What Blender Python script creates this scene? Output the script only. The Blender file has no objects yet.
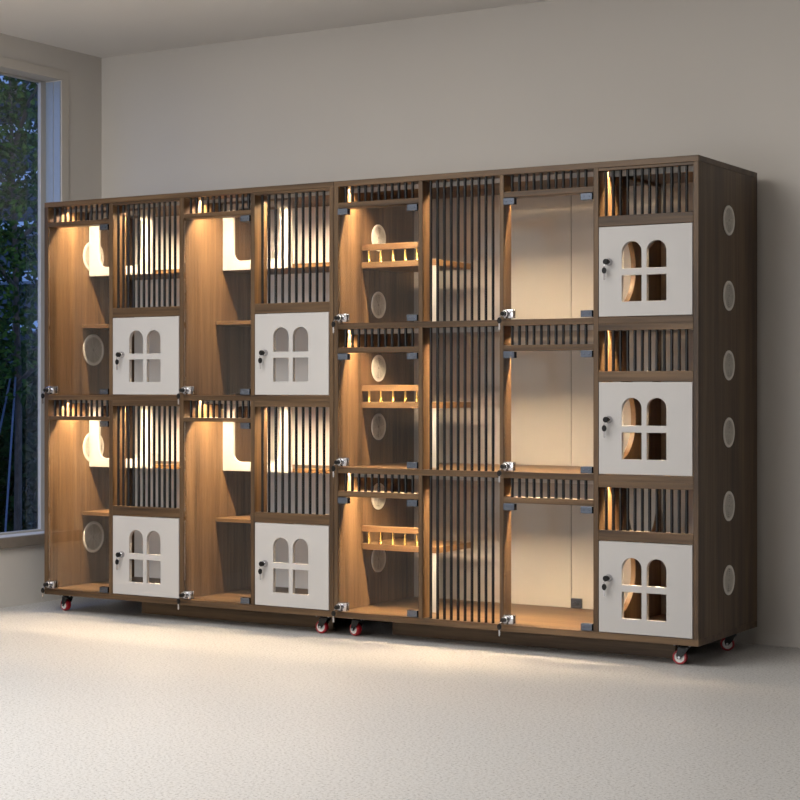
import bpy, bmesh, math, random
from mathutils import Vector, Matrix
random.seed(7)
C = bpy.context.scene.collection
sc = bpy.context.scene
PI = math.pi

# ------------------------------------------------------------------ materials
def new_mat(name):
    m = bpy.data.materials.new(name); m.use_nodes = True
    nt = m.node_tree
    return m, nt, nt.nodes['Principled BSDF']

def setp(b, col=None, rough=None, metal=None, spec=None):
    if col is not None: b.inputs['Base Color'].default_value = (*col, 1)
    if rough is not None: b.inputs['Roughness'].default_value = rough
    if metal is not None: b.inputs['Metallic'].default_value = metal
    if spec is not None: b.inputs['Specular IOR Level'].default_value = spec

def ramp(nt, stops):
    r = nt.nodes.new('ShaderNodeValToRGB')
    e = r.color_ramp.elements
    while len(e) > 1: e.remove(e[-1])
    e[0].position, e[0].color = stops[0][0], (*stops[0][1], 1)
    for p, c in stops[1:]:
        x = e.new(p); x.color = (*c, 1)
    return r

def wood(name, axis, dark, mid, light, rough=.42):
    m, nt, b = new_mat(name)
    tc = nt.nodes.new('ShaderNodeTexCoord')
    oi = nt.nodes.new('ShaderNodeObjectInfo')
    add = nt.nodes.new('ShaderNodeVectorMath'); add.operation = 'ADD'
    mul = nt.nodes.new('ShaderNodeVectorMath'); mul.operation = 'SCALE'
    cmb = nt.nodes.new('ShaderNodeCombineXYZ')
    for i in range(3): nt.links.new(oi.outputs['Random'], cmb.inputs[i])
    nt.links.new(cmb.outputs[0], mul.inputs[0]); mul.inputs['Scale'].default_value = 7.3
    nt.links.new(tc.outputs['Object'], add.inputs[0]); nt.links.new(mul.outputs[0], add.inputs[1])
    mp = nt.nodes.new('ShaderNodeMapping')
    s = [16, 16, 16]; s[axis] = .8
    mp.inputs['Scale'].default_value = s
    nt.links.new(add.outputs[0], mp.inputs[0])
    n1 = nt.nodes.new('ShaderNodeTexNoise'); n1.inputs['Scale'].default_value = 1.0
    n1.inputs['Detail'].default_value = 6; n1.inputs['Roughness'].default_value = .62
    nt.links.new(mp.outputs[0], n1.inputs['Vector'])
    mp2 = nt.nodes.new('ShaderNodeMapping')
    s2 = [90, 90, 90]; s2[axis] = 3
    mp2.inputs['Scale'].default_value = s2
    nt.links.new(add.outputs[0], mp2.inputs[0])
    n2 = nt.nodes.new('ShaderNodeTexNoise'); n2.inputs['Scale'].default_value = 1.0
    n2.inputs['Detail'].default_value = 3
    nt.links.new(mp2.outputs[0], n2.inputs['Vector'])
    mx = nt.nodes.new('ShaderNodeMath'); mx.operation = 'MULTIPLY_ADD'
    mx.inputs[1].default_value = .3
    nt.links.new(n2.outputs['Fac'], mx.inputs[0])
    ms = nt.nodes.new('ShaderNodeMath'); ms.operation = 'MULTIPLY'; ms.inputs[1].default_value = .7
    nt.links.new(n1.outputs['Fac'], ms.inputs[0]); nt.links.new(ms.outputs[0], mx.inputs[2])
    r = ramp(nt, [(.37, dark), (.5, mid), (.63, light)])
    nt.links.new(mx.outputs[0], r.inputs[0])
    nt.links.new(r.outputs[0], b.inputs['Base Color'])
    bp = nt.nodes.new('ShaderNodeBump'); bp.inputs['Strength'].default_value = .08; bp.inputs['Distance'].default_value = .002
    nt.links.new(n2.outputs['Fac'], bp.inputs['Height']); nt.links.new(bp.outputs[0], b.inputs['Normal'])
    setp(b, rough=rough, spec=.3)
    return m

WD, WM, WL = (.031, .0165, .007), (.078, .0445, .0205), (.124, .0745, .0365)
wood_v = wood('walnut_upright_grain', 2, WD, WM, WL)
wood_h = wood('walnut_level_grain', 0, WD, WM, WL)
wood_y = wood('walnut_depth_grain', 1, WD, WM, WL)
oak_h = wood('platform_oak', 0, (.09, .047, .019), (.125, .070, .030), (.16, .093, .043))

def plain(name, col, rough, metal=0, noise=0.0, nscale=40, spec=.5):
    m, nt, b = new_mat(name)
    setp(b, col, rough, metal, spec)
    tc = nt.nodes.new('ShaderNodeTexCoord')
    n = nt.nodes.new('ShaderNodeTexNoise'); n.inputs['Scale'].default_value = nscale
    n.inputs['Detail'].default_value = 4
    nt.links.new(tc.outputs['Object'], n.inputs['Vector'])
    r = ramp(nt, [(.3, tuple(c * (1 - noise) for c in col)), (.7, tuple(min(1, c * (1 + noise)) for c in col))])
    nt.links.new(n.outputs['Fac'], r.inputs[0]); nt.links.new(r.outputs[0], b.inputs['Base Color'])
    return m

white_door_m = plain('white_lacquer', (.41, .40, .393), .45, noise=.015, nscale=8, spec=.3)
white_board_m = plain('cream_white_board', (.31, .303, .295), .4, noise=.01, nscale=6)
black_metal = plain('black_powder_coat', (.006, .006, .007), .25, 0, noise=.1, spec=.3)
black_plastic = plain('black_plastic', (.006, .006, .006), .35, noise=.1, spec=.2)
chrome = plain('chrome', (.50, .50, .52), .12, 1, noise=.02)
steel = plain('satin_steel_clip', (.12, .14, .18), .22, 1, noise=.03)
vent_m = plain('vent_white_plastic', (.58, .56, .53), .5, noise=.02)
vent_in = plain('vent_grey_plastic', (.50, .485, .46), .6, noise=.04, nscale=80)
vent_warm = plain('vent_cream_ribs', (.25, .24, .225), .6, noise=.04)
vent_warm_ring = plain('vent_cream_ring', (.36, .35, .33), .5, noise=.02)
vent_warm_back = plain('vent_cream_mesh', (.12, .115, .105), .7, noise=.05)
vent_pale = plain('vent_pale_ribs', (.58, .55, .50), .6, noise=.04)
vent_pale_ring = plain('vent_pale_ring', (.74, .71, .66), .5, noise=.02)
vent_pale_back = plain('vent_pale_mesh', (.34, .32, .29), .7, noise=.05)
vent_dark = plain('vent_dark_mesh', (.27, .26, .245), .7, noise=.05)
red_tyre = plain('red_wheel_tread', (.33, .010, .018), .35, noise=.06)
hub_m = plain('white_wheel_hub', (.72, .70, .67), .4, noise=.03)
brass = plain('brass_baluster', (.75, .47, .14), .25, 1, noise=.05)

# cream gloss back panel
back_m, nt, b = new_mat('gloss_cream_back_board'); setp(b, (.60, .535, .46), .16, 0, .9)
b.inputs['Coat Weight'].default_value = 1.0; b.inputs['Coat Roughness'].default_value = .08
tc = nt.nodes.new('ShaderNodeTexCoord'); n = nt.nodes.new('ShaderNodeTexNoise'); n.inputs['Scale'].default_value = 3
nt.links.new(tc.outputs['Object'], n.inputs[0])
r = ramp(nt, [(.3, (.33, .305, .28)), (.7, (.355, .33, .30))]); nt.links.new(n.outputs['Fac'], r.inputs[0]); nt.links.new(r.outputs[0], b.inputs['Base Color'])
backw_m, nt, b = new_mat('gloss_white_back_board'); setp(b, (.74, .72, .70), .3, 0, .4)
tc = nt.nodes.new('ShaderNodeTexCoord'); n = nt.nodes.new('ShaderNodeTexNoise'); n.inputs['Scale'].default_value = 3
nt.links.new(tc.outputs['Object'], n.inputs[0])
r = ramp(nt, [(.3, (.72, .71, .705)), (.7, (.75, .74, .735))]); nt.links.new(n.outputs['Fac'], r.inputs[0]); nt.links.new(r.outputs[0], b.inputs['Base Color'])

def thin_glass(name, tint, refl):
    m = bpy.data.materials.new(name); m.use_nodes = True
    nt = m.node_tree; nt.nodes.clear()
    o = nt.nodes.new('ShaderNodeOutputMaterial'); mix = nt.nodes.new('ShaderNodeMixShader')
    t = nt.nodes.new('ShaderNodeBsdfTransparent'); t.inputs[0].default_value = (*tint, 1)
    g = nt.nodes.new('ShaderNodeBsdfGlossy'); g.inputs['Roughness'].default_value = .03
    f = nt.nodes.new('ShaderNodeFresnel'); f.inputs[0].default_value = 1.45
    mu = nt.nodes.new('ShaderNodeMath'); mu.operation = 'MULTIPLY'; mu.inputs[1].default_value = refl
    nt.links.new(f.outputs[0], mu.inputs[0]); nt.links.new(mu.outputs[0], mix.inputs[0])
    nt.links.new(t.outputs[0], mix.inputs[1]); nt.links.new(g.outputs[0], mix.inputs[2])
    nt.links.new(mix.outputs[0], o.inputs[0])
    return m
glass_m = thin_glass('clear_door_glass', (.985, .985, .98), .4)
win_glass = thin_glass('window_glass', (.97, .975, .98), .12)

def emit(name, col, s):
    m = bpy.data.materials.new(name); m.use_nodes = True
    nt = m.node_tree; nt.nodes.clear()
    o = nt.nodes.new('ShaderNodeOutputMaterial'); e = nt.nodes.new('ShaderNodeEmission')
    e.inputs[0].default_value = (*col, 1); e.inputs[1].default_value = s
    nt.links.new(e.outputs[0], o.inputs[0]); return m
LED_S = 1150.0
led_m = emit('warm_led_diffuser', (1, .74, .46), LED_S)

# wall plaster
def plaster(name, col):
    m, nt, b = new_mat(name); setp(b, col, .9, 0, .15)
    tc = nt.nodes.new('ShaderNodeTexCoord')
    n = nt.nodes.new('ShaderNodeTexNoise'); n.inputs['Scale'].default_value = 1.2; n.inputs['Detail'].default_value = 5
    nt.links.new(tc.outputs['Object'], n.inputs[0])
    r = ramp(nt, [(.3, tuple(c * .975 for c in col)), (.7, tuple(c * 1.02 for c in col))])
    nt.links.new(n.outputs['Fac'], r.inputs[0]); nt.links.new(r.outputs[0], b.inputs['Base Color'])
    n2 = nt.nodes.new('ShaderNodeTexNoise'); n2.inputs['Scale'].default_value = 160
    nt.links.new(tc.outputs['Object'], n2.inputs[0])
    bp = nt.nodes.new('ShaderNodeBump'); bp.inputs['Strength'].default_value = .04; bp.inputs['Distance'].default_value = .002
    nt.links.new(n2.outputs['Fac'], bp.inputs['Height']); nt.links.new(bp.outputs[0], b.inputs['Normal'])
    return m
wall_m = plaster('greige_wall_paint', (.58, .55, .51))
ceil_m = plaster('ceiling_paint', (.78, .75, .715))
casing_m = plaster('casing_paint', (.55, .515, .465))
frame_m = plain('window_frame_paint', (.44, .42, .39), .5, noise=.02)
reveal_m = plain('window_reveal_dusk_tint', (.28, .34, .44), .5, noise=.02)  # blue dusk light from outside is put into the board colour
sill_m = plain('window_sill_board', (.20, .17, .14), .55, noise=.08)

# terrazzo floor
floor_m, nt, b = new_mat('speckled_terrazzo'); setp(b, (.6, .57, .53), .42, 0, .35)
tc = nt.nodes.new('ShaderNodeTexCoord')
n1 = nt.nodes.new('ShaderNodeTexNoise'); n1.inputs['Scale'].default_value = 120; n1.inputs['Detail'].default_value = 5; n1.inputs['Roughness'].default_value = .7
nt.links.new(tc.outputs['Object'], n1.inputs[0])
r1 = ramp(nt, [(.38, (.24, .23, .22)), (.45, (.48, .475, .468)), (.55, (.52, .515, .508)), (.70, (.58, .575, .568))])
nt.links.new(n1.outputs['Fac'], r1.inputs[0])
v = nt.nodes.new('ShaderNodeTexVoronoi'); v.inputs['Scale'].default_value = 130
nt.links.new(tc.outputs['Object'], v.inputs['Vector'])
r2 = ramp(nt, [(.0, (.34, .30, .265)), (.13, (.46, .42, .38)), (.17, (1, 1, 1))])
nt.links.new(v.outputs['Distance'], r2.inputs[0])
mx = nt.nodes.new('ShaderNodeMix'); mx.data_type = 'RGBA'; mx.blend_type = 'MULTIPLY'; mx.inputs['Factor'].default_value = .8
nt.links.new(r1.outputs[0], mx.inputs['A']); nt.links.new(r2.outputs[0], mx.inputs['B'])
nt.links.new(mx.outputs['Result'], b.inputs['Base Color'])
bp = nt.nodes.new('ShaderNodeBump'); bp.inputs['Strength'].default_value = .04; bp.inputs['Distance'].default_value = .002
nt.links.new(n1.outputs['Fac'], bp.inputs['Height']); nt.links.new(bp.outputs[0], b.inputs['Normal'])

# ------------------------------------------------------------------ mesh helpers
OFF = Vector((0, 0, 0))
def obj(name, bm, mat, parent=None, bevel=0, label=None, smooth=False):
    bmesh.ops.recalc_face_normals(bm, faces=bm.faces)
    for v in bm.verts: v.co -= OFF
    me = bpy.data.meshes.new(name); bm.to_mesh(me); bm.free()
    mats = mat if isinstance(mat, (list, tuple)) else [mat]
    for m in mats: me.materials.append(m)
    if smooth:
        for p in me.polygons: p.use_smooth = True
    o = bpy.data.objects.new(name, me); C.objects.link(o)
    if parent: o.parent = parent
    if bevel:
        md = o.modifiers.new('edge', 'BEVEL'); md.width = bevel; md.segments = 2; md.limit_method = 'ANGLE'; md.angle_limit = math.radians(50)
    if smooth:
        md = o.modifiers.new('ws', 'EDGE_SPLIT'); md.split_angle = math.radians(38)
    if label: o['label'] = label
    return o

def box(bm, x0, x1, y0, y1, z0, z1, mi=0):
    vs = [bm.verts.new((x, y, z)) for z in (z0, z1) for y in (y0, y1) for x in (x0, x1)]
    for f in ((0, 1, 3, 2), (4, 6, 7, 5), (0, 4, 5, 1), (2, 3, 7, 6), (0, 2, 6, 4), (1, 5, 7, 3)):
        fc = bm.faces.new([vs[i] for i in f]); fc.material_index = mi
def mbox(*a):
    bm = bmesh.new(); box(bm, *a); return bm

def cyl(bm, p, axis, prof, n=24, mi=0, close=True):
    """lathe: prof = [(t, r)...] along axis from p"""
    a = Vector(axis).normalized()
    u = a.orthogonal().normalized(); w = a.cross(u)
    rings = []
    for t, r in prof:
        c = Vector(p) + a * t
        rings.append([bm.verts.new(c + (u * math.cos(2 * PI * k / n) + w * math.sin(2 * PI * k / n)) * r) for k in range(n)])
    for i in range(len(rings) - 1):
        for k in range(n):
            f = bm.faces.new((rings[i][k], rings[i][(k + 1) % n], rings[i + 1][(k + 1) % n], rings[i + 1][k])); f.material_index = mi
    if close:
        for rg in (rings[0], rings[-1]):
            f = bm.faces.new(rg); f.material_index = mi

def tube(bm, pts, r, n=8, mi=0):
    pts = [Vector(p) for p in pts]; rings = []
    for i, p in enumerate(pts):
        d = (pts[min(i + 1, len(pts) - 1)] - pts[max(i - 1, 0)]).normalized()
        ref = Vector((0, 0, 1)) if abs(d.z) < .9 else Vector((1, 0, 0))
        u = d.cross(ref).normalized(); w = d.cross(u)
        rr = r[i] if isinstance(r, (list, tuple)) else r
        rings.append([bm.verts.new(p + (u * math.cos(2 * PI * k / n) + w * math.sin(2 * PI * k / n)) * rr) for k in range(n)])
    for i in range(len(rings) - 1):
        for k in range(n):
            f = bm.faces.new((rings[i][k], rings[i][(k + 1) % n], rings[i + 1][(k + 1) % n], rings[i + 1][k])); f.material_index = mi
    for rg in (rings[0], rings[-1]): bm.faces.new(rg).material_index = mi

def plate(loops, plane, t0, t1):
    """extruded flat plate with holes. loops[0] outer, rest holes; plane 'xz' (thickness y), 'yz' (thickness x)"""
    bm = bmesh.new()
    def P(a, c, t): return (a, t, c) if plane == 'xz' else (t, a, c)
    es = []
    for lp in loops:
        vs = [bm.verts.new(P(a, c, t0)) for a, c in lp]
        for i in range(len(vs)): es.append(bm.edges.new((vs[i], vs[(i + 1) % len(vs)])))
    bmesh.ops.triangle_fill(bm, edges=es, use_beauty=True, use_dissolve=False)
    ret = bmesh.ops.extrude_face_region(bm, geom=bm.faces[:])
    d = Vector(P(0, 0, t1)) - Vector(P(0, 0, t0))
    for g in ret['geom']:
        if isinstance(g, bmesh.types.BMVert): g.co += d
    return bm

def rect(a0, a1, c0, c1): return [(a0, c0), (a1, c0), (a1, c1), (a0, c1)]
def arch(a0, a1, c0, c1, n=14):
    r = (a1 - a0) / 2; cx = (a0 + a1) / 2
    return [(a0, c0), (a1, c0)] + [(cx + r * math.cos(PI * k / n), c1 - r + r * math.sin(PI * k / n)) for k in range(n + 1)]
def rrect(a0, a1, c0, c1, r, n=8):
    out = []
    for cx, cy, s in ((a1 - r, c0 + r, -PI / 2), (a1 - r, c1 - r, 0), (a0 + r, c1 - r, PI / 2), (a0 + r, c0 + r, PI)):
        for k in range(n + 1):
            t = s + PI / 2 * k / n; out.append((cx + r * math.cos(t), cy + r * math.sin(t)))
    return out
def circ(a, c, r, n=48): return [(a + r * math.cos(2 * PI * k / n), c + r * math.sin(2 * PI * k / n)) for k in range(n)]

def empty(name, loc, label, cat, group=None):
    o = bpy.data.objects.new(name, None); C.objects.link(o); o.location = loc
    o.empty_display_size = .1
    o['label'] = label; o['category'] = cat
    if group: o['group'] = group
    return o
def struct(o): o['kind'] = 'structure'; return o

# ------------------------------------------------------------------ cabinet builders
D = .60           # cabinet depth
Z0, Z1 = .078, 1.798
T = .02           # board thickness
YB = .585         # face of the back board

def vent(root, x, y, z, r, side, col, ring=None, back=None):
    """round slotted vent on an upright board whose face is at x; side = +1 faces +X"""
    bm = bmesh.new()
    cyl(bm, (x, y, z), (side, 0, 0), [(-.001, r), (.003, r), (.0045, r * .97), (.0045, r * .87), (.002, r * .84), (.002, r * .82)], 40, close=False)
    o = obj('vent', bm, ring or vent_m, root, smooth=True)
    bm = bmesh.new()
    cyl(bm, (x, y, z), (side, 0, 0), [(0, r * .86), (.0012, r * .86)], 40, 1)
    for k in range(6):                                     # raised concentric ribs of the grille
        ra = r * (.12 + .125 * k)
        cyl(bm, (x, y, z), (side, 0, 0), [(.001, ra), (.0032, ra), (.0032, ra + r * .055), (.001, ra + r * .055)], 36, close=False)
    for k in range(8):
        a = 2 * PI * k / 8 + .2
        ca, sa = math.cos(a), math.sin(a)
        w = .0012
        q = [(y + ca * r * .1 - sa * w, z + sa * r * .1 + ca * w), (y + ca * r * .85 - sa * w, z + sa * r * .85 + ca * w),
             (y + ca * r * .85 + sa * w, z + sa * r * .85 - ca * w), (y + ca * r * .1 + sa * w, z + sa * r * .1 - ca * w)]
        vs = [bm.verts.new((x + side * .0033, *p)) for p in q]; vs2 = [bm.verts.new((x + side * .001, *p)) for p in q]
        bm.faces.new(vs)
        for i in range(4): bm.faces.new((vs[i], vs[(i + 1) % 4], vs2[(i + 1) % 4], vs2[i]))
    obj('vent_grille', bm, [col, back or vent_dark], o)

def grille(root, x0, x1, z0, z1, xa, xb, n, y=.014, r=.0058):
    bm = bmesh.new()
    for k in range(n):
        x = xa + (xb - xa) * k / (n - 1)
        cyl(bm, (x, y, z0), (0, 0, 1), [(0, r), (z1 - z0, r)], 10)
    return obj('bar_grille', bm, black_metal, root, smooth=True)

def key_bm(bm, p):
    """black headed key hanging from p: bow, neck and steel blade"""
    x, y, z = p
    bow = [(x + .0085 * math.cos(2 * PI * k / 16), z + .0115 * math.sin(2 * PI * k / 16)) for k in range(16)]
    f0 = [bm.verts.new((a, y - .0022, c)) for a, c in bow]; f1 = [bm.verts.new((a, y + .0022, c)) for a, c in bow]
    bm.faces.new(f0); bm.faces.new(f1)
    for i in range(16): bm.faces.new((f0[i], f0[(i + 1) % 16], f1[(i + 1) % 16], f1[i]))
    box(bm, x - .003, x + .003, y - .001, y + .001, z - .034, z - .010, 1)
    for t in (.020, .027): box(bm, x + .003, x + .0045, y - .001, y + .001, z - t - .003, z - t, 1)

def glass_door(root, x0, x1, z0, z1, hinges):
    d = obj('glass_door', mbox(x0 + .002, x1 - .002, .003, .009, z0 + .003, z1 - .003), glass_m, root, label='clear glass door')
    for hx, hz in hinges:
        hx0 = x1 - .048 if hx else x0 + .001
        hz0 = z1 - .027 if hz else z0 + .003
        bm = bmesh.new()
        box(bm, hx0, hx0 + .046, -.006, .003, hz0, hz0 + .024); box(bm, hx0, hx0 + .046, .009, .016, hz0, hz0 + .024)
        box(bm, hx0 + (.044 if hx else 0), hx0 + (.046 if hx else .002), -.006, .016, hz0, hz0 + .024)
        for q in (.012, .034): cyl(bm, (hx0 + q, -.0075, hz0 + .012), (0, 1, 0), [(0, .003), (.0016, .0036)], 10)
        obj('hinge_clip', bm, steel, d, bevel=.0008, label='steel glass clip')
    lx, lz = x0 + .016, z0 + .020
    bm = bmesh.new()
    box(bm, lx - .012, lx + .026, -.007, .003, lz - .015, lz + .017); box(bm, lx - .012, lx + .026, .009, .017, lz - .015, lz + .017)
    cyl(bm, (lx - .001, -.006, lz + .001), (0, -1, 0), [(0, .014), (.016, .0135), (.018, .012), (.018, .007), (.016, .006)], 20)
    cyl(bm, (lx + .018, -.006, lz + .010), (0, -1, 0), [(0, .004), (.003, .0035)], 10)
    obj('lock', bm, chrome, d, bevel=.0008, label='chrome glass door lock', smooth=True)
    bm = bmesh.new()
    cyl(bm, (lx - .004, -.023, lz + .001), (0, -1, 0), [(0, .0085), (.012, .0085), (.014, .007)], 14)
    key_bm(bm, (lx - .016, -.034, lz - .024))
    tube(bm, [(lx - .004, -.033, lz - .006), (lx - .012, -.035, lz - .009), (lx - .016, -.034, lz - .014)], .0012, 6, 1)
    obj('key', bm, [black_plastic, chrome], d, label='black headed key')
    return d

def white_door(root, x0, x1, z0, z1, lx, lz):
    w = x1 - x0
    a, b_, c, d_ = x0 + w * .2555, x0 + w * .4635, x0 + w * .519, x0 + w * .724
    h = z1 - z0
    q0, q1, q2, q3 = z0 + h * .168, z0 + h * .455, z0 + h * .530, z0 + h * .825
    g = .0025
    bm = plate([rect(x0 + g, x1 - g, z0 + g, z1 - g), rect(a, b_, q0, q1), rect(c, d_, q0, q1), arch(a, b_, q2, q3), arch(c, d_, q2, q3)], 'xz', -.001, .017)
    d = obj('white_door', bm, white_door_m, root, bevel=.0012, label='white door with four paned arched window cutout')
    lx = x0 + lx; lz = z0 + lz
    bm = bmesh.new()
    cyl(bm, (lx, -.001, lz), (0, -1, 0), [(0, .0135), (.004, .0135), (.006, .012), (.016, .011), (.018, .009)], 20)
    obj('lock', bm, chrome, d, smooth=True, label='chrome cam lock')
    bm = bmesh.new()
    cyl(bm, (lx - .002, -.019, lz), (0, -1, 0), [(0, .008), (.003, .0105), (.010, .0105), (.012, .009)], 16)
    key_bm(bm, (lx - .009, -.024, lz - .031))
    tube(bm, [(lx - .002, -.029, lz - .006), (lx - .007, -.030, lz - .014), (lx - .009, -.024, lz - .021)], .0012, 6, 1)
    obj('key', bm, [black_plastic, chrome], d, label='black headed key')
    return d

def led(root, x0, x1, ztop, y, back, front):
    """LED profile under a board: two lips and a web, the diffuser recessed between them"""
    bm = bmesh.new()
    box(bm, x0, x1, y - .008, y - .0055, ztop - front, ztop); box(bm, x0, x1, y + .0055, y + .008, ztop - back, ztop)
    box(bm, x0, x1, y - .0055, y + .0055, ztop - .004, ztop)
    o = obj('light_strip', bm, frame_m, root, label='warm light strip under the board')
    obj('diffuser', mbox(x0 + .004, x1 - .004, y - .0052, y + .0052, ztop - .0095, ztop - .0042), led_m, o)

def caster(root, x, y, ang):
    """swivel castor: plate, bolts, fork cheeks and brake; wheel with tread and hub below"""
    ca, sa = math.cos(ang), math.sin(ang)
    ax = Vector((ca, sa, 0)); fw = Vector((-sa, ca, 0))      # wheel axle and trailing direction
    bm = bmesh.new()
    box(bm, x - .037, x + .037, y - .028, y + .028, Z0 - .0045, Z0)
    cyl(bm, (x, y, Z0 - .018), (0, 0, 1), [(0, .019), (.006, .021), (.0136, .017)], 20)
    wc = Vector((x, y, .0265)) + fw * .014
    for s in (-1, 1):
        o0 = ax * (s * .0135); o1 = ax * (s * .0162)
        pl = [(-.020, Z0 - .017), (.018, Z0 - .017), (.025, .034), (.021, .021), (.010, .021), (-.006, .040)]
        v0 = [bm.verts.new(Vector((x, y, 0)) + fw * p + o0 + Vector((0, 0, z))) for p, z in pl]
        v1 = [bm.verts.new(Vector((x, y, 0)) + fw * p + o1 + Vector((0, 0, z))) for p, z in pl]
        bm.faces.new(v0); bm.faces.new(v1)
        for i in range(6): bm.faces.new((v0[i], v0[(i + 1) % 6], v1[(i + 1) % 6], v1[i]))
    v0 = [Vector((x, y, Z0 - .019)) + fw * p + ax * q for p, q in ((-.020, -.016), (.020, -.016), (.020, .016), (-.020, .016))]
    lo = [bm.verts.new(p) for p in v0]; hi = [bm.verts.new(p + Vector((0, 0, .004))) for p in v0]
    bm.faces.new(lo); bm.faces.new(hi)
    for i in range(4): bm.faces.new((lo[i], lo[(i + 1) % 4], hi[(i + 1) % 4], hi[i]))
    o = obj('caster', bm, black_metal, root, label='swivel castor with black fork and red wheel')
    for sx in (-.028, .028):
        for sy in (-.018, .018):
            bm = bmesh.new(); cyl(bm, (x + sx, y + sy, Z0 - .0045), (0, 0, -1), [(0, .0055), (.004, .005), (.006, .003)], 8)
            obj('bolt', bm, chrome, o)
    bm = bmesh.new(); cyl(bm, wc - ax * .0185, ax, [(0, .005), (.037, .005)], 10)
    obj('axle', bm, chrome, o)
    bm = bmesh.new()
    cyl(bm, wc - ax * .0115, ax, [(0, .0185), (0, .0235), (.003, .0258), (.0115, .0265), (.020, .0258), (.023, .0235), (.023, .0185)], 32, close=False)
    w = obj('wheel', bm, red_tyre, o, smooth=True, label='red wheel tread')
    bm = bmesh.new()
    cyl(bm, wc - ax * .0118, ax, [(0, .004), (0, .0085), (.003, .009), (.003, .0165), (.0005, .019), (.0231, .019), (.0206, .0165), (.0206, .009), (.0236, .0085), (.0236, .004)], 28)
    obj('wheel_hub', bm, hub_m, o, smooth=True, label='white wheel hub')

def board(name, root, mat, *a, label=None, bevel=.0012): return obj(name, mbox(*a), mat, root, bevel=bevel, label=label)

def rod_x(x0, x1, f0, f1, n): return x0 + f0, x1 - f1, n

# =================================================================== LEFT CABINET
L0, L1 = 0.0, 1.520
cabA = empty('cat_cabinet', ((L0 + L1) / 2, D / 2, 0), 'left brown wood cat cabinet on castors beside the window, two rows of doors', 'cabinet', 'cat cabinets along the wall')
OFF = Vector(cabA.location)
rowsA = [(.953, 1.775), (.102, .931)]            # clear height of the two rows
board('top_panel', cabA, wood_h, L0, L1, 0, D, 1.776, Z1)
board('bottom_panel', cabA, wood_h, L0, L1, 0, D, Z0, .102)
board('side_panel', cabA, wood_v, L0, L0 + .022, 0, D, .102, 1.776)
board('side_panel', cabA, wood_v, L1 - T, L1, 0, D, .102, 1.776)
board('divider_panel', cabA, wood_v, .7505, .773, 0, YB, .102, 1.776)
board('shelf_board', cabA, wood_h, L0 + .022, .7505, 0, YB, .931, .953)
board('shelf_board', cabA, wood_h, .773, L1 - T, 0, YB, .931, .953)
board('back_panel', cabA, backw_m, L0 + .022, .7505, YB, D - .002, .102, 1.776, bevel=0, label='glossy white back board')
board('back_panel', cabA, backw_m, .773, L1 - T, YB, D - .002, .102, 1.776, bevel=0, label='glossy white back board')
for (x0, xm0, xm1, x1) in ((L0 + .022, .369, .389, .7505), (.773, 1.117, 1.137, L1 - T)):
    for ri, (b0, t0) in enumerate(rowsA):
        board('post', cabA, wood_v, xm0, xm1, 0, .088, b0, t0)
        # narrow column: bar strip, header rail, glass door
        h1 = t0 - .067 if ri == 0 else t0 - .071
        h0 = h1 - .019 if ri == 0 else h1 - .016
        board('header_rail', cabA, wood_h, x0, xm0, 0, .067, h0, h1)
        n0 = 11
        pitch = (xm0 - x0) / 11.6
        grille(cabA, x0, xm0, h1, t0, x0 + pitch * .95, x0 + pitch * .95 + pitch * 10, n0)
        glass_door(cabA, x0, xm0, b0, h0, [(1, 1), (1, 0)])
        # wide column: top rail, bars, cross rail, white door
        tr = .010 if ri == 0 else .024
        board('top_rail', cabA, wood_h, xm1, x1, 0, .03, t0 - tr, t0)
        c1 = 1.325 if ri == 0 else .480
        c0 = c1 - .040
        board('cross_rail', cabA, wood_h, xm1, x1, 0, .03, c0, c1)
        nb = 12 if x0 < .5 else 10
        pa = .021 if nb == 12 else .029
        grille(cabA, xm1, x1, c1, t0 - tr, xm1 + pa, x1 - (.033 if nb == 12 else .034), nb)
        white_door(cabA, xm1, x1, b0, c0, .054, .172)
        led(cabA, x0 + .004, x1 - .004, t0, .12, .0108, .0135)
        # upper cat box: board and white frame with a large rounded opening
        zs = 1.487 if ri == 0 else b0 + .534 - .008
        board('platform', cabA, oak_h, x0, x1, .283, YB, zs, zs + .018, label='lit wooden ledge of the upper box')
        bm = plate([rect(x0 + .001, xm0 + .012, zs + .0005, t0 - .003), rrect(x0 + .057, xm0 - .043, zs + .040, t0 - .025, .035)], 'xz', .268, .2825)
        obj('opening_frame', bm, white_board_m, cabA, bevel=.001, label='cream white frame with rounded opening')
        zl = (1.252, .412)[ri]
        board('platform', cabA, oak_h, x0, xm0 + .01, .219, YB, zl, zl + .016, label='lower wooden step board')
for z in (1.578, 1.156, .716, .308):
    vent(cabA, L0 + .022, .297, z, .071, 1, vent_warm, vent_warm_ring, vent_warm_back)
board('plinth_board', cabA, wood_h, .40, 1.40, .18, .20, .0, Z0)
for x, y, a in ((.068, .075, 1.33), (1.434, .07, 1.62), (.075, .52, 1.6), (1.43, .52, 1.9)):
    caster(cabA, x, y, a)

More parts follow.
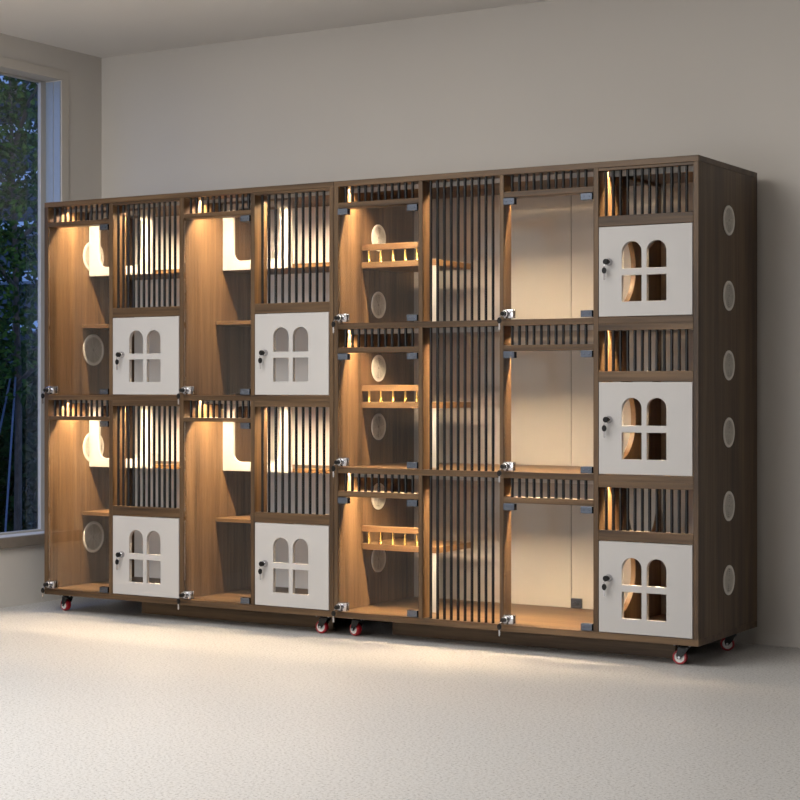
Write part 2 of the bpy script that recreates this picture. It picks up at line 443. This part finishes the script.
# =================================================================== RIGHT CABINET
R0, R1 = 1.522, 3.045
cabB = empty('cat_cabinet', ((R0 + R1) / 2, D / 2, 0), 'right brown wood cat cabinet on castors, three rows, with round vents down its open side', 'cabinet', 'cat cabinets along the wall')
OFF = Vector(cabB.location)
rowsB = [(1.237, 1.775), (.671, 1.214), (.102, .648)]
XA, XB, XC = (1.9084, 1.9266), (2.2600, 2.2770), (2.6424, 2.6621)
board('top_panel', cabB, wood_h, R0, R1, 0, D, 1.776, Z1)
board('bottom_panel', cabB, wood_h, R0, R1, 0, D, Z0, .102)
board('side_panel', cabB, wood_v, R0, R0 + T, 0, D, .102, 1.776)
board('side_panel', cabB, wood_v, R1 - T, R1, 0, D, .102, 1.776)
for (x0, x1) in ((R0 + T, XC[0]), (XC[1], R1 - T)):
    for zb, zt in ((1.214, 1.237), (.648, .671)):
        board('shelf_board', cabB, wood_h, x0, x1, 0, YB, zb, zt)
board('back_panel', cabB, back_m, R0 + T, 2.2735, YB, D - .002, .102, 1.776, bevel=0, label='glossy cream back board')
board('back_panel', cabB, back_m, 2.2765, XC[0], YB, D - .002, .102, 1.776, bevel=0, label='glossy cream back board')
board('back_panel', cabB, back_m, XC[1], R1 - T, YB, D - .002, .102, 1.776, bevel=0, label='glossy cream back board')
plat = ((1.464, 1.488, 1.536, 1.560), (.903, .927, .971, .995), (.334, .358, .406, .430))
# divider with openings between the glass compartments and the white door column
zA, zB = .102, 1.776
holes = []
for (b0, t0) in rowsB:
    holes.append(circ(.185, b0 + .195, .152))
    yc, rr, zc = .425, .155, t0 - .105
    holes.append([(yc - rr, t0 - .012), (yc - rr, zc)] + [(yc + rr * math.cos(PI + PI * k / 20), zc + rr * math.sin(PI + PI * k / 20)) for k in range(1, 20)] + [(yc + rr, zc), (yc + rr, t0 - .012)])
bm = plate([rect(0, YB, zA, zB)] + holes, 'yz', *XC)
obj('divider_panel', bm, wood_v, cabB, bevel=.001, label='wooden divider with round cat openings')
for ri, (b0, t0) in enumerate(rowsB):
    for (xm0, xm1), dp in ((XA, .055), (XB, .062)):
        board('post', cabB, wood_v, xm0, xm1, 0, dp, b0, t0)
    h1 = (1.712, 1.142, .577)[ri]; h0 = h1 - .021
    # first column: bars, header, glass door
    board('header_rail', cabB, wood_h, R0 + T, XA[0], 0, .062, h0, h1)
    grille(cabB, 0, 0, h1, t0, 1.569, 1.875, 11)
    glass_door(cabB, R0 + T, XA[0], b0, h0, [(0, 1), (1, 1), (1, 0)])
    # second column: full height bars
    grille(cabB, 0, 0, b0, t0, 1.956, 2.225, 10)
    # third column
    board('header_rail', cabB, wood_h, XB[1], XC[0], 0, .062, h0, h1)
    grille(cabB, 0, 0, h1, t0, 2.306, 2.607, 11)
    glass_door(cabB, XB[1], XC[0], b0, h0, [(0, 1), (1, 1), (1, 0)])
    # fourth column: bars, cross rail, white door
    c1 = (1.601, 1.043, .471)[ri]; c0 = c1 - .037
    tr = (.010, .025, .023)[ri]
    board('top_rail', cabB, wood_h, XC[1], R1 - T, 0, .03, t0 - tr, t0)
    board('cross_rail', cabB, wood_h, XC[1], R1 - T, 0, .03, c0, c1)
    grille(cabB, 0, 0, c1, t0 - tr, 2.687, 2.996, 12)
    white_door(cabB, XC[1], R1 - T, b0, c0, .043, .198)
    led(cabB, R0 + T + .004, XC[0] - .004, t0, .086, .0145, .0182)
    led(cabB, XC[1] + .004, R1 - T - .004, t0, .086, .022, .0245)
    # railed platform
    p0, p1, q0, q1 = plat[ri]
    pf = board('platform', cabB, oak_h, R0 + T, 1.893, .172, .465, p0, p1, label='wooden lookout platform with balustrade')
    obj('handrail', mbox(R0 + T, 1.846, .173, .195, q0, q1), oak_h, pf, bevel=.001)
    for bx in (1.570, 1.625, 1.683, 1.740, 1.794, 1.836):
        bm = bmesh.new()
        cyl(bm, (bx, .184, p1), (0, 0, 1), [(0, .0085), (.003, .0085), (.006, .0066), (.018, .0070), (.026, .0048), (q0 - p1, .0042)], 12)
        obj('baluster', bm, brass, pf, smooth=True, label='small brass baluster')
    board('support_board', cabB, white_board_m, 1.862, 1.8925, .174, .190, b0, p0, label='cream white upright board under the platform')
for z in (1.596, 1.322, 1.064, .825, .541, .285):
    vent(cabB, R0 + T, .300, z, .0545, 1, vent_in)
for z in (1.592, 1.318, 1.065, .821, .553, .284):
    vent(cabB, R1, .294, z, .0545, 1, vent_pale, vent_pale_ring, vent_pale_back)
bm = bmesh.new()
box(bm, 2.281, 2.325, .568, YB, .104, .142); cyl(bm, (2.303, .568, .123), (0, -1, 0), [(0, .012), (.010, .011), (.012, .008)], 16)
obj('lock_reflection', bm, steel, cabB, bevel=.001, label='reflection of a front lock in the back board, built as a small metal block')  # solid block standing in for the front lock mirrored in the back board
board('plinth_board', cabB, wood_h, R0 + .16, R1 - .16, .18, .20, 0, Z0)
for x, y, a in ((R0 + .065, .075, 1.3), (R1 - .082, .07, 1.68), (R0 + .09, .52, 1.6), (R1 - .055, .47, 1.9)):
    caster(cabB, x, y, a)
OFF = Vector((0, 0, 0))

# =================================================================== ROOM
RX0, RX1, RY0, RY1, RH = -.255, 6.9, -7.2, .674, 2.569
struct(obj('floor', mbox(RX0 - .02, RX1, RY0, RY1, -.1, 0), floor_m))
struct(obj('ceiling', mbox(RX0 - .15, RX1 + .1, RY0 - .1, RY1 + .1, RH, RH + .1), ceil_m))
struct(obj('wall_back', mbox(RX0 - .15, RX1 + .1, RY1, RY1 + .1, -.1, RH), wall_m))
struct(obj('wall_right', mbox(RX1, RX1 + .1, RY0, RY1, -.1, RH), plaster('dark_low_bounce', (.08, .07, .062))))  # unseen wall, coloured dark to cut bounce onto the cabinet side
struct(obj('wall_front', mbox(RX0 - .15, RX1 + .1, RY0 - .1, RY0, -.1, RH), wall_m))
WY0, WY1, WZ0, WZ1 = -.45, .389, .315, 2.42
bm = plate([rect(RY0, RY1, -.1, RH), rect(WY0, WY1, WZ0, WZ1)], 'yz', RX0 - .13, RX0)
struct(obj('wall_left', bm, wall_m))
# window: casing, reveal boards, frame, panes, sill
win = struct(obj('window_1', plate([rect(WY0, WY1 - .001, WZ0 + .001, WZ1 - .001), rect(WY0 + .06, WY1 - .036, WZ0 + .010, WZ1 - .010)], 'yz', RX0 - .112, RX0 - .092), frame_m, bevel=.002))
obj('casing', plate([rect(WY0 - .048, WY1 + .048, WZ0 - .001, WZ1 + .044), rect(WY0, WY1, WZ0, WZ1)], 'yz', RX0, RX0 + .006), casing_m, win, bevel=.0015)
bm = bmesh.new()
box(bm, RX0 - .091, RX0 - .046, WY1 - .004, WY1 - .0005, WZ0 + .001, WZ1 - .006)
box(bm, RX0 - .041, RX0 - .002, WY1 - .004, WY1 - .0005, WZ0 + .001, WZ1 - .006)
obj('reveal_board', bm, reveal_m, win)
obj('window_pane', mbox(RX0 - .106, RX0 - .101, WY0 + .058, WY1 - .034, WZ0 + .008, WZ1 - .008), win_glass, win)
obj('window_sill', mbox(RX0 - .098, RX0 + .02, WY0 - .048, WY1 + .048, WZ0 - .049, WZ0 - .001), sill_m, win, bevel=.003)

# =================================================================== OUTSIDE (dusk garden)
ground_m = plain('night_lawn', (.03, .04, .02), .95, noise=.5, nscale=6)
struct(obj('ground', mbox(-30, RX0 - .14, -12, 30, -.25, -.05), ground_m))
bark = plain('tree_bark', (.06, .05, .043), .9, noise=.4, nscale=25)
stake_m = plain('painted_stake', (.06, .09, .16), .6, noise=.1)
def leaf_mat(name, a, b_):
    m, nt, bs = new_mat(name); setp(bs, a, .55, 0, .06)
    oi = nt.nodes.new('ShaderNodeTexCoord'); n = nt.nodes.new('ShaderNodeTexNoise'); n.inputs['Scale'].default_value = 9
    nt.links.new(oi.outputs['Object'], n.inputs[0]); r = ramp(nt, [(.35, a), (.65, b_)])
    nt.links.new(n.outputs['Fac'], r.inputs[0]); nt.links.new(r.outputs[0], bs.inputs['Base Color'])
    return m
leafA = leaf_mat('broad_leaf', (.012, .035, .008), (.045, .095, .016))
leafB = leaf_mat('dark_leaf', (.006, .016, .005), (.02, .05, .012))
def leaves(bm, c, rad, n, size):
    for _ in range(n):
        while True:
            p = Vector((random.uniform(-1, 1), random.uniform(-1, 1), random.uniform(-1, 1)))
            if .25 < p.length < 1: break
        q = Vector(c) + Vector((p.x * rad[0], p.y * rad[1], p.z * rad[2]))
        d = Vector((random.gauss(0, 1), random.gauss(0, 1), random.gauss(-.4, .7))).normalized()
        u = d.orthogonal().normalized(); u = Matrix.Rotation(random.uniform(0, 6.28), 3, d) @ u
        s = size * random.uniform(.6, 1.3); w = s * .3; nn = d.cross(u) * w * .35
        vs = [bm.verts.new(x) for x in (q, q + d * s * .45 + u * w + nn, q + d * s, q + d * s * .45 - u * w + nn)]
        mid = bm.verts.new(q + d * s * .5 - nn * .3)
        bm.faces.new((vs[0], vs[1], mid)); bm.faces.new((vs[1], vs[2], mid)); bm.faces.new((vs[2], vs[3], mid)); bm.faces.new((vs[3], vs[0], mid))
def tree(name, x, y, h, cr, cz0, n, mat, label, size=.09, group='garden trees outside the window'):
    t = empty(name, (x, y, -.05), label, 'tree', group)
    global OFF
    OFF = Vector((x, y, -.05))
    bm = bmesh.new()
    lean = random.uniform(-.08, .08)
    tube(bm, [(x, y, -.05), (x + lean * .4, y + .02, h * .3), (x + lean, y, h * .6), (x + lean * 1.4, y - .03, h * .9)], [cr * .036, cr * .03, cr * .024, cr * .01], 10)
    for k in range(7):
        a = k * 2.4; z = cz0 + (h - cz0) * (k + .5) / 8
        tube(bm, [(x + lean * .7, y, z - .1), (x + math.cos(a) * cr * .4, y + math.sin(a) * cr * .4, z + .12), (x + math.cos(a) * cr * .8, y + math.sin(a) * cr * .8, z + .2)], [cr * .025, cr * .018, cr * .006], 6)
    obj('trunk', bm, bark, t, smooth=True)
    bm = bmesh.new()
    leaves(bm, (x, y, (cz0 + h) / 2), (cr, cr, (h - cz0) / 2 * 1.05), n, size)
    obj('crown', bm, mat, t)
    OFF = Vector((0, 0, 0))
tree('garden_tree', -2.15, 2.10, 3.3, .70, .95, 6500, leafA, 'leafy garden tree nearest the window pane', .05)
tree('garden_tree', -4.15, 3.7, 4.2, 1.1, .9, 3000, leafB, 'taller dark tree behind the nearest garden tree', .09)
tree('garden_tree', -3.9, 1.3, 3.8, .95, .9, 2000, leafB, 'dark tree left of the nearest garden tree, outside the window', .11)
for x, y, r_, h, lb in ((-3.05, 2.85, .7, 1.1, 'dark rounded shrub between the garden trees'), (-5.4, 5.3, 1.1, 1.3, 'broad dark shrub far behind the garden trees')):
    s = empty('garden_shrub', (x, y, -.05), lb, 'shrub', 'shrubs outside the window')
    OFF = Vector((x, y, -.05))
    bm = bmesh.new()
    for k in range(6):
        a = k * 1.05; tube(bm, [(x, y, -.05), (x + math.cos(a) * r_ * .6, y + math.sin(a) * r_ * .6, h * .8)], [.015, .005], 6)
    obj('stem', bm, bark, s)
    bm = bmesh.new(); leaves(bm, (x, y, h * .5), (r_, r_, h * .55), 2600, .10 if r_ < 1 else .14)
    obj('foliage', bm, leafB, s)
    OFF = Vector((0, 0, 0))
for (a, b_, lb) in (((-1.98, 1.80, -.05), (-2.13, 2.06, 1.05), 'slim pale blue stake propping the nearest garden tree, on its right'), ((-2.32, 1.90, -.05), (-2.17, 2.06, 1.05), 'slim pale blue stake propping the nearest garden tree, on its left')):
    bm = bmesh.new(); tube(bm, [a, b_], .006, 8)
    o = obj('tree_stake', bm, stake_m); o['label'] = lb; o['category'] = 'stake'; o['group'] = 'tree stakes outside the window'
# neighbouring building with pale louvre slabs
bw = plain('facade_dark_glass', (.03, .04, .06), .25, noise=.2, nscale=2)
bs_ = plain('facade_pale_slab', (.74, .78, .84), .7, noise=.04, nscale=3)
bl = empty('neighbour_building', (-11, 10.2, -.05), 'dusky building with pale horizontal slabs seen through the trees', 'building')
OFF = Vector(bl.location)
obj('facade', mbox(-16, -5, 9.9, 10.6, -.05, 7.5), bw, bl)
for k in range(12):
    obj('slab', mbox(-16.1, -4.9, 9.45, 9.9, .5 + k * .58, .62 + k * .58), bs_, bl)
OFF = Vector((0, 0, 0))

# =================================================================== LIGHT
def area(name, loc, size, power, col, rot=(0, 0, 0), sy=None):
    l = bpy.data.lights.new(name, 'AREA'); l.energy = power; l.color = col
    l.shape = 'RECTANGLE'; l.size = size; l.size_y = sy or size
    o = bpy.data.objects.new(name, l); C.objects.link(o); o.location = loc; o.rotation_euler = rot
    return o
def area(name, loc, size, power, col, rot=(0, 0, 0)):
    l = bpy.data.lights.new(name, 'AREA'); l.energy = power; l.color = col; l.shape = 'SQUARE'; l.size = size
    o = bpy.data.objects.new(name, l); C.objects.link(o); o.location = loc; o.rotation_euler = rot
area('ceiling_panel_lamp', (1.5, -2.6, 2.55), 2.3, 122, (1, .97, .93))
area('front_fill', (1.7, -7.1, 1.1), 2.0, 90, (.98, .98, 1), (PI / 2, 0, 0))  # added soft fill from behind the camera; the wall has no window
l = bpy.data.lights.new('leaf_fill_spot', 'SPOT'); l.energy = 70; l.color = (1, .95, .78); l.spot_size = 1.5; l.spot_blend = .6; l.shadow_soft_size = .05  # added fill spot that brings out green on the leaves
o = bpy.data.objects.new('leaf_fill_spot', l); C.objects.link(o); o.location = (-.75, .2, 2.9)
o.rotation_euler = (Vector((-2.3, 2.1, 1.5)) - Vector(o.location)).to_track_quat('-Z', 'Y').to_euler()
w = bpy.data.worlds.new('dusk'); sc.world = w; w.use_nodes = True
bg = w.node_tree.nodes['Background']; bg.inputs[0].default_value = (.17, .31, .70, 1); bg.inputs[1].default_value = 1.9

# =================================================================== CAMERA
cam = bpy.data.cameras.new('camera'); co = bpy.data.objects.new('camera', cam); C.objects.link(co)
cam.sensor_fit = 'HORIZONTAL'; cam.sensor_width = 36; cam.lens = 36 * 1744.5 / 800
cam.shift_y = -11 / 800; cam.clip_start = .05; cam.clip_end = 200
co.location = (5.303, -5.756, .979)
co.rotation_euler = (PI / 2, 0, math.atan2(.517, .856))
sc.camera = co

sc.view_settings.view_transform = 'Standard'; sc.view_settings.look = 'None'
sc.view_settings.gamma = 1; sc.view_settings.use_curve_mapping = False
sc.view_settings.exposure = 0
sc.cycles.use_denoising = True
sc.cycles.max_bounces = 8; sc.cycles.transparent_max_bounces = 16
sc.cycles.sample_clamp_indirect = 6
